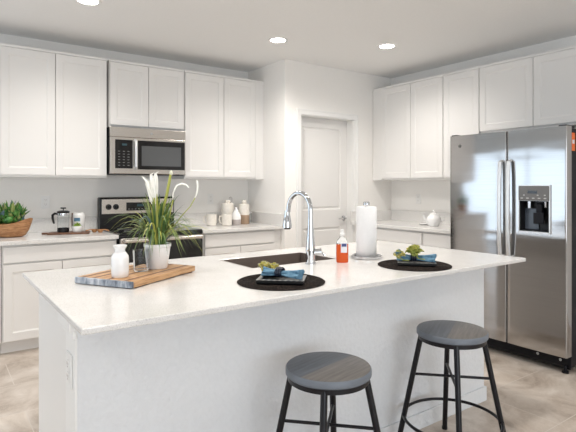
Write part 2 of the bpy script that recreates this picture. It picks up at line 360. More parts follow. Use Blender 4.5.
# ------------------------------------------------------------------ cabinets
# doors are built in a local frame: u along the front, z up, front face towards -w; axis 'x': front faces -Y ; axis 'y': front faces -X
def panel_mb(axis, u0, u1, z0, z1, w, th=0.02, rail=0.058):
    mb = MB(); ax = 'xzy' if axis == 'x' else 'yzx'
    if (z1-z0) < 0.2:   # slab drawer front
        if axis == 'x': mb.box(u0, u1, w, w+th, z0, z1, 0.0025)
        else: mb.box(w, w+th, u0, u1, z0, z1, 0.0025)
        return mb
    mb.grid([u0, u0+rail, u1-rail, u1], [z0, z0+rail, z1-rail, z1], w, w+th, {(1, 1)}, ax)
    # bead around a recessed centre panel
    def fn(t):
        loops = []
        for ins, ww in ((0, w+0.0003), (0.006, w+0.004), (0.012, w+0.006)):
            q = [(u0+rail+ins, z0+rail+ins), (u1-rail-ins, z0+rail+ins), (u1-rail-ins, z1-rail-ins), (u0+rail+ins, z1-rail-ins)]
            loops.append([t.verts.new((a, ww, c) if axis == 'x' else (ww, a, c)) for a, c in q])
        for a, c in zip(loops, loops[1:]):
            for k in range(4): t.faces.new((a[k], a[(k+1) % 4], c[(k+1) % 4], c[k]))
        t.faces.new(loops[-1]); bmesh.ops.recalc_face_normals(t, faces=t.faces)
        f = t.faces[-1] if False else None
    mb._add(fn); return mb
def B(axis, mb, u0, u1, w0, w1, z0, z1, bev=0):
    return mb.box(u0, u1, w0, w1, z0, z1, bev) if axis == 'x' else mb.box(w0, w1, u0, u1, z0, z1, bev)
def upper(axis, u0, u1, wf, wb, z0, z1, splits, label, fill=None, cat='cabinet', rails=(0.022, 0.02)):
    loc = ((u0+u1)/2, wb-0.001, z0) if axis == 'x' else (wb-0.001, (u0+u1)/2, z0)
    t = thing('wall_cabinet', label, cat, loc)
    mb = MB(); B(axis, mb, u0+0.001, u1-0.001, wf+0.021, wb-0.001, z0, z1, 0.0015)
    B(axis, mb, u0+0.001, u1-0.001, wf+0.005, wf+0.022, z1-0.018, z1+0.004, 0.003)
    off = Vector(loc)
    parts = [('cabinet_body', mb)]
    if fill: B(axis, mb, fill[0], fill[1], wf+0.004, wf+0.022, z0, z1-0.018)
    for a, c in splits: parts.append(('door', panel_mb(axis, a+0.003, c-0.003, z0+rails[0], z1-rails[1]-0.002, wf)))
    for n, m in parts:
        o = m.build(n, m_cab, t)
        o.location = -off
    return t
WF = 4.65; TZ = 2.458; BZ = 1.365
upper('x', 0.012, 0.449, WF, YB, BZ, TZ, [(0.014, 0.449)], 'white wall cabinet at the left picture edge, mostly cut off')
upper('x', 0.450, 1.308, WF, YB, BZ, TZ, [(0.451, 0.869), (0.869, 1.302)], 'white two door wall cabinet left of the microwave')
upper('x', 1.326, 2.064, WF, YB, 1.838, TZ, [(1.330, 1.695), (1.695, 2.060)], 'short white two door wall cabinet above the microwave')
upper('x', 2.068, XP-0.002, WF, YB, BZ, TZ, [(2.070, 2.512), (2.512, 2.905)], 'white two door wall cabinet right of the microwave', (2.907, XP-0.003))
FX = 4.315
upper('y', 3.237, YP-0.002, FX, XW, BZ-0.005, TZ-0.005, [(3.237, 3.668), (3.668, 4.10)], 'white two door wall cabinet beside the pantry door wall', (4.102, YP-0.003))
upper('y', 2.820, 3.235, FX, XW, BZ-0.005, TZ-0.005, [(2.820, 3.235)], 'narrow white single door wall cabinet just left of the refrigerator top')
upper('y', 1.750, 2.818, FX, XW, 1.800, TZ-0.005, [(1.752, 2.286), (2.286, 2.816)], 'short white two door wall cabinet above the refrigerator')

def base(axis, u0, u1, wf, wb, drawers, doors, label, ztop=0.840):
    loc = ((u0+u1)/2, (wf+wb)/2, 0) if axis == 'x' else ((wf+wb)/2, (u0+u1)/2, 0)
    t = thing('base_cabinet', label, 'cabinet', loc); off = Vector(loc)
    mb = MB(); B(axis, mb, u0+0.001, u1-0.001, wf+0.021, wb-0.002, 0.095, ztop, 0.001); B(axis, mb, u0+0.001, u1-0.001, wf+0.085, wb-0.002, 0.0, 0.1)
    parts = [('cabinet_body', mb)]
    for a, c in drawers: parts.append(('drawer', panel_mb(axis, a+0.003, c-0.003, 0.703, 0.823, wf)))
    for a, c in doors: parts.append(('door', panel_mb(axis, a+0.003, c-0.003, 0.108, 0.690, wf)))
    for n, m in parts:
        o = m.build(n, m_cab, t); o.location = -off
    return t
BF = 4.30
base('x', 0.012, 0.430, BF, YB, [(0.014, 0.424)], [(0.014, 0.424)], 'white base cabinet at the left picture edge under the bowl')
base('x', 0.431, 1.293, BF, YB, [(0.437, 1.285)], [(0.437, 0.855), (0.855, 1.285)], 'white base cabinet with one wide drawer, left of the range')
base('x', 2.092, XP-0.002, BF, YB, [(2.118, 2.925)], [(2.118, 2.512), (2.512, 2.925)], 'white base cabinet with one drawer, right of the range')
base('y', 3.225, YP-0.002, 3.975, XW, [(3.235, 4.19)], [(3.235, 3.71), (3.71, 4.19)], 'white base cabinet beside the pantry wall under the teapot')
base('y', 2.60, 3.223, 3.975, XW, [(2.61, 3.215)], [(2.61, 3.215)], 'white base cabinet close beside the refrigerator')

CZ = 0.873
def counter(label, boxes, splash):
    mb = MB()
    for q in boxes: mb.box(*q, 0.841, CZ, 0.003)
    x0, x1, y0, y1 = boxes[0]
    o = thing('countertop', label, 'countertop', ((x0+x1)/2, (y0+y1)/2, 0.841)); off = -o.location
    mb.build('counter_slab', m_quartz, o).location = off
    s = MB()
    for q in splash: s.box(*q, CZ, CZ+0.125, 0.002)
    s.build('backsplash', m_quartz, o).location = off
    return o
counter('white quartz countertop left of the range, holding the bowl and tray', [(0.0, 1.298, 4.275, YB-0.001)], [(0.0, 1.298, YB-0.021, YB-0.001)])
counter('white quartz countertop right of the range, holding mugs and canisters', [(2.087, XP-0.001, 4.275, YB-0.001)], [(2.087, XP-0.022, YB-0.021, YB-0.001), (XP-0.022, XP-0.001, 4.275, YB-0.001)])
counter('white quartz countertop on the refrigerator wall, holding the teapot', [(3.95, XW-0.001, 2.58, YP-0.001)], [(XW-0.021, XW-0.001, 2.58, YP-0.022), (3.95, XW-0.001, YP-0.022, YP-0.001)])

# ------------------------------------------------------------------ outlets
def outlet(loc, rz, label, gang=1):
    t = thing('wall_outlet', label, 'outlet', loc, rz)
    hw = 0.036*gang + (0.01 if gang > 1 else 0)
    MB().box(-hw, hw, -0.006, -0.0005, -0.058, 0.058, 0.002).build('cover_plate', m_plate, t)
    for zz in (-0.021, 0.021):
        s = MB().box(-0.016, 0.016, -0.0085, -0.006, zz-0.014, zz+0.014, 0.002).build('socket', m_plate, t)
        MB().box(-0.008, -0.005, -0.0092, -0.0084, zz-0.002, zz+0.008).box(0.005, 0.008, -0.0092, -0.0084, zz-0.002, zz+0.007).box(-0.0025, 0.0025, -0.0092, -0.0084, zz-0.01, zz-0.006).build('slot', m_stone, s)
    return t
outlet((0.85, YB, 1.143), 0, 'white wall outlet above the french press, left of the range')
outlet((2.53, YB, 1.147), 0, 'white wall outlet above the cream mugs, right of the range')
outlet((XW, 3.822, 1.14), -PI/2, 'white wall outlet above the teapot counter')

# ------------------------------------------------------------------ microwave
X0, X1 = 1.318, 2.054; MY = 4.60
t = thing('microwave', 'stainless over the range microwave under the short cabinet', 'microwave', ((X0+X1)/2, YB, 1.40)); off = -t.location
def P(mb, name, m, parent=None, smooth=False):
    parent = parent or t
    o = mb.build(name, m, parent, smooth); 
    if parent.type == 'EMPTY': o.location = off
    return o
P(MB().box(X0, X1, MY+0.045, YB-0.001, 1.405, 1.835, 0.003), 'housing', m_dark)
P(MB().box(X0, X1, MY, MY+0.045, 1.745, 1.835, 0.004), 'top_vent_strip', m_steel)
P(MB().box(X0, X1, MY, MY+0.045, 1.405, 1.744, 0.004), 'door_front', m_steel)
v = MB()
for k in range(4): v.box(X0+0.05, X1-0.05, MY+0.05, MY+0.30, 1.398, 1.406) if k == 0 else v.box(X0+0.08+0.18*k, X0+0.20+0.18*k, MY+0.06, MY+0.2, 1.396, 1.40)
P(v, 'bottom_grille', m_black)
cp = P(MB().box(X0+0.045, X0+0.205, MY-0.006, MY+0.001, 1.455, 1.720, 0.003), 'control_panel', m_blackglass)
for r in range(6):
    for c in range(3): MB().box(X0+0.070+c*0.043, X0+0.088+c*0.043, MY-0.0068, MY-0.0058, 1.480+r*0.026, 1.485+r*0.026).build('key', m_key, cp)
MB().box(X0+0.105, X0+0.150, MY-0.0068, MY-0.0058, 1.665, 1.685).build('clock_display', m_display, cp)
P(MB().tube([(X0+0.228, MY-0.004, 1.452), (X0+0.228, MY-0.03, 1.470), (X0+0.228, MY-0.034, 1.588), (X0+0.228, MY-0.03, 1.705), (X0+0.228, MY-0.004, 1.722)], 0.013, 14), 'handle', m_handle, smooth=True)
gd = P(MB().grid([X0+0.255, X0+0.288, X1-0.050, X1-0.012], [1.448, 1.482, 1.672, 1.720], MY-0.007, MY+0.001, {(1, 1)}, 'xzy'), 'window_frame', m_blackglass)
MB().box(X0+0.288, X1-0.050, MY-0.004, MY, 1.482, 1.672).build('window_glass', m_window, gd)
P(MB().lathe([(0.013, 0), (0.013, 0.002), (0.0, 0.003)], 24, T((X0+X1)/2+0.02, MY, 1.79, 0, PI/2)), 'badge', m_chrome, smooth=True)

# ------------------------------------------------------------------ range
X0, X1 = 1.305, 2.080; RY = 4.255
t = thing('range', 'stainless freestanding electric range with black glass cooktop', 'oven', ((X0+X1)/2, (RY+YB)/2, 0)); off = -t.location
P(MB().box(X0, X1, RY+0.045, YB-0.05, 0.0, 0.862, 0.003), 'body', m_black)
P(MB().box(X0, X1, RY+0.02, YB-0.09, 0.862, 0.884, 0.004), 'cooktop', m_blackglass)
for cx, cy, r in ((0.2, 0.19, 0.10), (0.56, 0.19, 0.08), (0.2, 0.45, 0.08), (0.56, 0.45, 0.10)):
    P(MB().tube([(X0+cx+r*math.cos(a*PI/18), RY+0.02+cy+r*math.sin(a*PI/18), 0.8842) for a in range(36)], 0.0012, 6, True), 'burner_ring', m_key)
bgd = P(MB().box(X0-0.004, X1-0.028, YB-0.125, YB-0.03, 0.86, 1.182, 0.012, 3), 'backguard', m_black)
MB().box(X0+0.012, X1-0.042, YB-0.132, YB-0.120, 1.02, 1.165, 0.004).build('control_fascia', m_steel, bgd)
P(MB().box(X0+0.245, X1-0.255, YB-0.135, YB-0.130, 1.05, 1.13, 0.002), 'clock_panel', m_blackglass)
for k in range(8): P(MB().box(X0+0.262+k*0.033, X0+0.278+k*0.033, YB-0.1362, YB-0.135, 1.062, 1.070), 'touch_button', m_key)
P(MB().box(X0+0.35, X0+0.42, YB-0.1362, YB-0.135, 1.09, 1.115), 'clock_display', m_display)
for kx in (0.075, 0.145, X1-X0-0.165, X1-X0-0.100):
    P(MB().lathe([(0.027, 0), (0.027, 0.006), (0.022, 0.010), (0.020, 0.028), (0.0, 0.030)], 24, T(X0+kx, YB-0.131, 1.090, 0, PI/2)).box(X0+kx-0.004, X0+kx+0.004, YB-0.168, YB-0.158, 1.072, 1.108, 0.002), 'knob', m_black, smooth=True)
P(MB().box(X0+0.002, X1-0.002, RY+0.01, RY+0.045, 0.842, 0.862, 0.004), 'upper_trim', m_black)
P(MB().box(X0+0.002, X1-0.002, RY+0.002, RY+0.040, 0.796, 0.840, 0.004), 'door_top_band', m_steel)
od = P(MB().grid([X0+0.004, X0+0.08, X1-0.08, X1-0.004], [0.215, 0.30, 0.62, 0.795], RY+0.008, RY+0.045, {(1, 1)}, 'xzy'), 'oven_door', m_blackglass)
MB().box(X0+0.08, X1-0.08, RY+0.012, RY+0.03, 0.30, 0.62).build('oven_window', m_window, od)
MB().tube([(X0+0.03, RY+0.01, 0.818), (X0+0.03, RY-0.035, 0.820), (X1-0.03, RY-0.035, 0.820), (X1-0.03, RY+0.01, 0.818)], 0.018, 14).build('oven_handle', m_steel, od, True)
P(MB().box(X0+0.004, X1-0.004, RY+0.010, RY+0.045, 0.045, 0.205, 0.004), 'storage_drawer', m_steel)

# ------------------------------------------------------------------ refrigerator
FY0, FY1, SEAM = 1.622, 2.556, 2.056; FF = 3.50; FB = 0.118; FT = 1.703
t = thing('refrigerator', 'stainless side by side refrigerator with dispenser in its right door', 'refrigerator', (3.95, (FY0+FY1)/2, 0)); off = -t.location
P(MB().box(FF+0.075, 4.50, FY0+0.006, FY1-0.006, 0.035, 1.690, 0.004), 'body', m_dark)
def bulge(y0, y1):
    def fn(u, v):
        s = (u-y0)/(y1-y0); e = min(s, 1-s)
        r = 0.006*max(0, 1-e/0.014)**2
        return FF - 0.004*4*s*(1-s) + r
    return fn
def lin(a, c, n): return [a+(c-a)*i/n for i in range(n+1)]
ya, yb = SEAM+0.004, FY1
us = [ya, ya+.002, ya+.005, ya+.009] + lin(ya+.016, yb-.016, 16) + [yb-.009, yb-.005, yb-.002, yb]
P(MB().grid(us, [FB, FB+0.01, FT-0.01, FT], bulge(ya, yb), FF+0.07, (), 'yzx'), 'left_door', m_fridge, smooth=True)
ya, yb = FY0, SEAM-0.004; D0, D1, E0, E1 = 1.735, 1.950, 0.966, 1.185
us = [ya, ya+.002, ya+.005, ya+.009, ya+.018] + lin(ya+.03, D0, 3) + lin(D0, D1, 5)[1:] + [yb-.05, yb-.025, yb-.009, yb-.005, yb-.002, yb]
hole = {(i, 2) for i, u in enumerate(us[:-1]) if D0-1e-6 <= u < D1-1e-6}
rd = P(MB().grid(us, [FB, FB+0.01, E0, E1, FT-0.01, FT], bulge(ya, yb), FF+0.07, hole, 'yzx'), 'right_door', m_fridge, smooth=True)
P(MB().box(FF+0.012, FF+0.07, SEAM-0.004, SEAM+0.004, FB, FT-0.002), 'door_gasket', m_black)
# dispenser
zt = 1.293
P(MB().grid([D0-0.009, D0, D1, D1+0.009], [E0-0.012, E0, E1, zt+0.006], FF-0.014, FF+0.01, {(1, 1)}, 'yzx'), 'dispenser_bezel', m_handle)
cp = P(MB().box(FF-0.019, FF-0.008, D0-0.004, D1+0.004, E1+0.001, zt, 0.006), 'dispenser_panel', m_panelgrey)
b = MB().box(FF-0.020, FF-0.0188, 1.815, 1.885, 1.238, 1.258)
b.build('dispenser_display', m_blackglass, cp)
for k in range(5): MB().box(FF-0.0202, FF-0.0188, D0+0.015+k*0.042, D0+0.033+k*0.042, 1.200, 1.208).build('dispenser_button', m_button, cp)
for k in (0, 1, 3): MB().box(FF-0.0202, FF-0.0188, D0+0.02+k*0.05, D0+0.032+k*0.05, 1.222, 1.230).build('dispenser_button', m_button, cp)
rc = MB().box(FF+0.066, FF+0.069, D0, D1, E0, E1).box(FF-0.002, FF+0.066, D0-0.0002, D0+0.004, E0, E1).box(FF-0.002, FF+0.066, D1-0.004, D1+0.0002, E0, E1).box(FF-0.002, FF+0.066, D0, D1, E1-0.004, E1).box(FF-0.006, FF+0.066, D0, D1, E0, E0+0.008)
P(rc, 'dispenser_recess', m_black)
P(MB().box(FF+0.02, FF+0.06, 1.80, 1.845, 1.06, 1.17, 0.008).box(FF+0.012, FF+0.02, 1.785, 1.86, 1.02, 1.10, 0.004), 'dispenser_paddle', m_dark)
P(MB().lathe([(0.012, 0), (0.014, 0.05)], 20, T(FF+0.035, 1.90, 1.13)), 'water_spout', m_chrome, smooth=True)
P(MB().lathe([(0.010, 0), (0.012, 0.04)], 20, T(FF+0.035, 1.78, 1.14)), 'ice_spout', m_chrome, smooth=True)
P(MB().box(FF+0.055, FF+0.064, 1.84, 1.945, 0.975, 1.13, 0.004), 'dispenser_liner', m_linergrey)
# handles
for yy, side in ((2.090, 1), (2.022, -1)):
    hp = [(FF+0.0, yy, 0.765), (FF-0.030, yy, 0.775), (FF-0.040, yy, 0.87), (FF-0.044, yy, 1.10), (FF-0.040, yy, 1.36), (FF-0.030, yy, 1.472), (FF+0.0, yy, 1.482)]
    h = MB()
    def fn(tt, hp=hp):
        prev = None
        for i, p in enumerate(hp):
            p = Vector(p); d = (Vector(hp[min(i+1, 6)])-Vector(hp[max(i-1, 0)])).normalized(); n = d.cross(Vector((0, 1, 0)))
            ring = []
            for k in range(16):
                a = 2*PI*k/16; ring.append(tt.verts.new(p + Vector((0, 1, 0))*0.0135*math.copysign(abs(math.cos(a))**0.35, math.cos(a)) + n*0.008*math.copysign(abs(math.sin(a))**0.35, math.sin(a))))
            if prev:
                for k in range(16): tt.faces.new((prev[k], prev[(k+1) % 16], ring[(k+1) % 16], ring[k]))
            else: tt.faces.new(ring[::-1])
            prev = ring
        tt.faces.new(prev); bmesh.ops.recalc_face_normals(tt, faces=tt.faces)
    h._add(fn); P(h, 'handle', m_handle, smooth=True)
P(MB().lathe([(0.013, 0), (0.013, 0.002), (0, 0.003)], 24, T(FF-0.004, 2.459, 1.617, 0, 0, -PI/2)), 'badge', m_panelgrey, smooth=True)
P(MB().box(FF+0.075, FF+0.10, FY0+0.01, FY1-0.01, 0.02, 0.117, 0.003), 'toe_grille', m_black)
for yy in (1.70, 1.86, 2.3): P(MB().lathe([(0.010, 0), (0.008, 0.003), (0, 0.004)], 14, T(FF+0.075, yy, 0.075, 0, 0, -PI/2)), 'grille_screw', m_button)
for yy in (FY0+0.035, FY1-0.035):
    P(MB().lathe([(0.022, 0.0), (0.022, 0.012), (0.010, 0.016), (0.010, 0.05)], 20, T(FF+0.055, yy, 0.0)), 'foot', m_dark, smooth=True)
    P(MB().box(FF+0.005, FF+0.13, yy-0.03, yy+0.025, 1.691, 1.712, 0.006), 'hinge_cover', m_black)
sk = P(MB().box(FF+0.082, FF+0.128, FY0+0.0045, FY0+0.0062, 1.535, 1.660), 'energy_sticker', m_orange); sk['label'] = 'orange sticker'
MB().box(FF+0.090, FF+0.120, FY0+0.0038, FY0+0.0046, 1.585, 1.612).build('sticker_print', m_labelw, sk)

# ------------------------------------------------------------------ kitchen island
IX0, IX1, IY0, IY1 = 0.353, 2.785, 1.516, 2.672; IZ = 0.876; KW0, KW1 = 1.732, 1.872; KX0, KX1 = 0.391, 2.703
t = thing('kitchen_island', 'long white kitchen island with textured drywall front', 'island', ((KX0+KX1)/2, 2.15, 0)); off = -t.location
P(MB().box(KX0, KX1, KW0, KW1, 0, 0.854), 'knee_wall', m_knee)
P(MB().box(KX0+0.018, KX1-0.004, KW1, 2.575, 0.0, 0.66).box(KX0+0.018, 1.22, KW1, 2.575, 0.66, 0.854).box(1.97, KX1-0.004, KW1, 2.575, 0.66, 0.854), 'cabinet_body', m_cab)
P(MB().box(KX0-0.008, KX0, KW0+0.001, KW1, 0.0, 0.854, 0.001).box(KX0-0.028, KX0-0.002, KW0-0.010, KW1+0.035, 0.812, 0.854, 0.004).box(KX0-0.016, KX0-0.002, KW0-0.002, KW1+0.02, 0.785, 0.813, 0.004), 'end_trim', m_trim)
P(MB().box(KX0+0.0, KX1+0.012, KW0-0.012, KW0-0.0005, 0, 0.085, 0.003).box(KX1, KX1+0.012, KW0, KW1, 0, 0.085, 0.003), 'baseboard', m_knee)
for k in range(4):
    P(panel_mb('x', 0, 0.53, 0.11, 0.83, 0), 'door', m_cab)
    o = [c for c in t.children if c.name.startswith('door')][-1]; o.location = (0.95+0.56*k+off.x, 2.596+off.y, 0); o.rotation_euler = (0, 0, PI)
o = outlet((KX0-0.008, 1.802, 0.665), -PI/2, 'white outlet on the narrow left end of the island')
o = thing('island_countertop', 'white quartz island countertop with an undermount sink cutout', 'countertop', ((IX0+IX1)/2, (IY0+IY1)/2, IZ-0.021)); SX0, SX1, SY0, SY1 = 1.312, 1.885, 2.133, 2.480
cs = MB().grid([IX0, SX0, SX1, IX1], [IY0, SY0, SY1, IY1], IZ-0.021, IZ, {(1, 1)}, 'xyz').build('counter_slab', m_quartz, o); cs.location = -o.location
bv = cs.modifiers.new('b', 'BEVEL'); bv.width = 0.004; bv.segments = 2; bv.limit_method = 'ANGLE'
# undermount sink
t = thing('kitchen_sink', 'dark brown undermount sink in the island countertop', 'sink', ((SX0+SX1)/2, (SY0+SY1)/2, 0.67)); off = -t.location
q, th, zt_ = 0.0015, 0.012, IZ-0.0015
P(MB().grid([SX0+q, SX0+q+th, SX1-q-th, SX1-q], [SY0+q, SY0+q+th, SY1-q-th, SY1-q], 0.68, zt_, {(1, 1)}, 'xyz').box(SX0+q, SX1-q, SY0+q, SY1-q, 0.666, 0.6805), 'basin', m_sink)
P(MB().lathe([(0.045, 0), (0.045, 0.003), (0.035, 0.004), (0.0, 0.001)], 28, T(1.6, 2.3, 0.682)), 'drain', m_chrome, smooth=True)
# faucet
t = thing('kitchen_faucet', 'tall chrome gooseneck pull down faucet on the island', 'faucet', (1.640, 2.073, IZ)); off = Vector((0, 0, 0))
P(MB().lathe([(0.030, 0), (0.030, 0.006), (0.026, 0.010), (0.0255, 0.06), (0.026, 0.075), (0.0235, 0.10), (0.019, 0.15), (0.0155, 0.20), (0.0135, 0.25)], 28), 'base_column', m_chrome, smooth=True)
R = 0.088; zc = 0.285
dirn = Vector((-0.10, 0.99, 0)).normalized()
pts = [(0, 0, 0.24)] + [tuple(dirn*(R-R*math.cos(a)) + Vector((0, 0, zc+R*1.05*math.sin(a)))) for a in [PI*k/16 for k in range(0, 16)]] + [tuple(dirn*(2*R+0.004) + Vector((0, 0, zc-0.015)))]
P(MB().tube(pts, [0.0130]*len(pts), 16), 'gooseneck', m_chrome, smooth=True)
e = dirn*(2*R+0.006)
P(MB().lathe([(0.021, 0), (0.0255, 0.004), (0.026, 0.018), (0.021, 0.05), (0.0155, 0.085), (0.015, 0.10)], 24, T(e.x+dirn.x*0.006, e.y+dirn.y*0.006, zc-0.108)), 'spray_head', m_chrome, smooth=True)
P(MB().lathe([(0.0185, -0.004), (0.0195, 0.0)], 24, T(e.x+dirn.x*0.006, e.y+dirn.y*0.006, zc-0.108)), 'spray_nozzle', m_black, smooth=True)
sd = Vector((0.81, -0.585, 0))
P(MB().tube([sd*0.02+Vector((0, 0, 0.062)), sd*0.05+Vector((0, 0, 0.064))], 0.016, 18).tube([sd*0.050+Vector((0, 0, 0.064)), sd*0.058+Vector((0, 0, 0.064))], 0.019, 18).tube([sd*0.056+Vector((0, 0, 0.06)), sd*0.070+Vector((0, 0, 0.052)), sd*0.076+Vector((-0.02, -0.02, 0.044))], [0.008, 0.006, 0.005], 12), 'lever_handle', m_chrome, smooth=True)

# ------------------------------------------------------------------ bar stools
def stool(x, y, rz, seat_rot, label):
    t = thing('bar_stool', label, 'stool', (x, y, 0), rz)
    ZS = 0.605; rs = 0.164
    seat = MB().lathe([(0, ZS-0.030), (rs-0.004, ZS-0.030), (rs, ZS-0.026), (rs, ZS-0.006), (rs-0.004, ZS-0.001), (rs-0.009, ZS), (0, ZS)], 64).build('seat', [m_seat, m_seatedge], t, True, rot=(0, 0, seat_rot))
    for p in seat.data.polygons:
        if abs(p.normal.z) < 0.8: p.material_index = 1
    zr = ZS-0.030
    MB().lathe([(rs-0.014, zr-0.020), (rs-0.008, zr-0.020), (rs-0.008, zr-0.0003), (rs-0.014, zr-0.0003), (rs-0.014, zr-0.020)], 64, cap=False).build('seat_ring', m_blackmetal, t, True)
    r_at = lambda z: 0.142 + (0.573-z)*0.205
    for k in range(4):
        a = k*PI/2; c, s_ = math.cos(a), math.sin(a)
        MB().tube([(c*r_at(z), s_*r_at(z), z) for z in (0.001, 0.3, 0.573)], 0.0130, 14).build('leg', m_blackmetal, t, True)
        MB().lathe([(0.0145, 0), (0.0145, 0.014), (0.0125, 0.018)], 14, T(c*r_at(0), s_*r_at(0), 0)).build('foot_cap', m_black, t, True)
    for k in range(2):
        a = k*PI/2; c, s_ = math.cos(a), math.sin(a); z = 0.378; r = r_at(z)
        MB().tube([(c*r, s_*r, z), (-c*r, -s_*r, z)], 0.0065, 10).build('crossbar', m_blackmetal, t, True)
    z = 0.172; r = r_at(z)+0.001
    MB().tube([(r*math.cos(2*PI*k/56), r*math.sin(2*PI*k/56), z) for k in range(56)], 0.0075, 10, True).build('foot_ring', m_blackmetal, t, True)
    return t
stool(1.232, 1.447, PI/2-math.radians(40.4)+math.radians(-6), math.radians(-32), 'round grey wood bar stool with black metal legs, nearer the camera, lower left')
stool(2.028, 1.470, PI/2-math.radians(54)+math.radians(8), math.radians(-16), 'round grey wood bar stool with black legs and foot ring, nearer the refrigerator')

# ------------------------------------------------------------------ island props
RT = math.radians(31.4)
t = thing('serving_board', 'thick striped wooden serving board under the white pot and bottle', 'cutting board', (0.765, 2.222, IZ), RT)
zb = 0.029
for k in range(6):
    pass
MB().box(-0.214, 0.226, -0.152, 0.152, 0.004, zb, 0.003).build('board_slab', m_oak, t)
st = MB()
for yy in (-0.105, -0.018, 0.062, 0.118): st.box(-0.2138, 0.2255, yy-0.007, yy+0.007, 0.006, zb+0.0004)
st.build('dark_strip', m_walnut, t)
MB().box(-0.228, -0.2142, -0.152, 0.152, 0.003, zb+0.0006, 0.003).build('end_face', m_endgrain, t)['label'] = 'end grain with bluish light in its colour'
MB().box(-0.20, -0.17, -0.15, 0.15, 0, 0.005).box(0.17, 0.20, -0.15, 0.15, 0, 0.005).build('foot_rail', m_walnut, t)
ZB = IZ+zb+0.001
tag(MB().lathe([(0, 0), (0.031, 0), (0.0345, 0.004), (0.036, 0.02), (0.036, 0.078), (0.034, 0.090), (0.026, 0.102), (0.021, 0.109), (0.0205, 0.117), (0.028, 0.130), (0.029, 0.134), (0.025, 0.135), (0.018, 0.120), (0.017, 0.102), (0, 0.10)], 40).build('ceramic_bottle', m_ceramic, None, True, (0.648, 2.118, ZB)), 'small white ceramic milk bottle on the near end of the serving board', 'bottle')
tag(MB().lathe([(0, 0), (0.030, 0), (0.033, 0.01), (0.037, 0.095), (0.0345, 0.095), (0.031, 0.012), (0, 0.010)], 32, cap=False).build('glass_tumbler', m_glass, None, True, (0.772, 2.215, ZB)), 'clear glass tumbler between the white bottle and the white pot', 'glass')
# potted spider grass with white flowers
PX, PY = 0.862, 2.248
t = thing('potted_plant', 'grassy potted plant with white flowers on the serving board', 'plant', (PX, PY, ZB), 0)
MB().lathe([(0, 0), (0.044, 0), (0.046, 0.003), (0.060, 0.100), (0.063, 0.102), (0.063, 0.115), (0.058, 0.115), (0.055, 0.100), (0, 0.098)], 40).build('pot', m_ceramic, t, True)
rnd = random.Random(11)
def arc(az, reach, h, droop, n=9, r0=0.02):
    pts = []
    for i in range(n):
        u = i/(n-1); r = r0 + reach*(u**1.25); z = 0.095 + h*math.sin(u*PI*0.5*(1+droop))
        pts.append((r*math.cos(az), r*math.sin(az), z))
    return pts
fo, fy, fb = MB(), MB(), MB()
for k in range(150):
    az = rnd.uniform(0, 2*PI); kind = rnd.random(); sp = rnd.uniform(0.75, 1.2)
    if kind < 0.3: reach, h, dr_ = rnd.uniform(0.03, 0.10), rnd.uniform(0.16, 0.26), 0.05
    elif kind < 0.75: reach, h, dr_ = rnd.uniform(0.13, 0.23)*sp, rnd.uniform(0.08, 0.17), rnd.uniform(0.35, 0.75)
    else: reach, h, dr_ = rnd.uniform(0.09, 0.17)*sp, rnd.uniform(0.07, 0.12), rnd.uniform(0.95, 1.25)
    if math.cos(az+0.62) > 0.2: reach *= 1.25
    pts = arc(az, reach, h, dr_, r0=rnd.uniform(0, 0.035))
    (fy if k % 5 == 0 else fb if k % 13 == 0 else fo).blade(pts, rnd.uniform(0.0034, 0.0062), cup=0.3)
fo.build('foliage', m_leaf, t, True); fy.build('yellow_foliage', m_leafy, t, True); fb.build('blue_foliage', m_leafb, t, True)
# image-right direction for the plant's tall flowers
ri = Vector((0.8116, -0.584, 0)); up = Vector((0, 0, 1)); zz = lambda a, b, c=0: tuple(ri*a + up*b + Vector((0.58, 0.81, 0))*c)
wf = MB()
for a0, a1, z0, z1 in ((-0.018, -0.064, 0.34, 0.435), (-0.012, -0.030, 0.33, 0.450), (-0.02, -0.048, 0.30, 0.40), (-0.005, -0.008, 0.33, 0.455), (-0.010, -0.020, 0.30, 0.415)):
    wf.blade([zz(a0, z0), zz(a0+(a1-a0)*0.3, z0+(z1-z0)*0.35), zz(a0+(a1-a0)*0.55, z0+(z1-z0)*0.7), zz(a1, z1-0.01), zz(a1-0.014+0.03*(a1 > -0.035), z1)], 0.012, side=ri, cup=0.6)
wf.build('white_flower', m_white_fl, t, True)
MB().tube([zz(-0.01, 0.10), zz(-0.014, 0.2), zz(-0.016, 0.33)], 0.005).tube([zz(0.01, 0.10), zz(0.02, 0.25), zz(0.045, 0.35), zz(0.062, 0.44)], [0.005, 0.006, 0.007, 0.006]).tube([zz(0.05, 0.16), zz(0.11, 0.24), zz(0.155, 0.29), zz(0.18, 0.335)], 0.0022).tube([zz(0.03, 0.12), zz(0.05, 0.2), zz(0.066, 0.29), zz(0.074, 0.32)], 0.003).build('flower_stem', m_leafy, t, True)
MB().tube([zz(0.178, 0.330), zz(0.187, 0.355), zz(0.190, 0.385), zz(0.187, 0.405), zz(0.184, 0.412)], [0.003, 0.0045, 0.005, 0.0045, 0.003], 12).tube([zz(0.073, 0.318), zz(0.074, 0.352), zz(0.09, 0.385), zz(0.115, 0.396), zz(0.137, 0.388), zz(0.148, 0.376)], [0.002, 0.0035, 0.005, 0.005, 0.0045, 0.003], 12).build('curled_flower', m_white_fl, t, True)
MB().ball(zz(0.064, 0.446), 0.008, 2, (1, 1, 1.6)).build('flower_bud', m_fl_w, t, True)

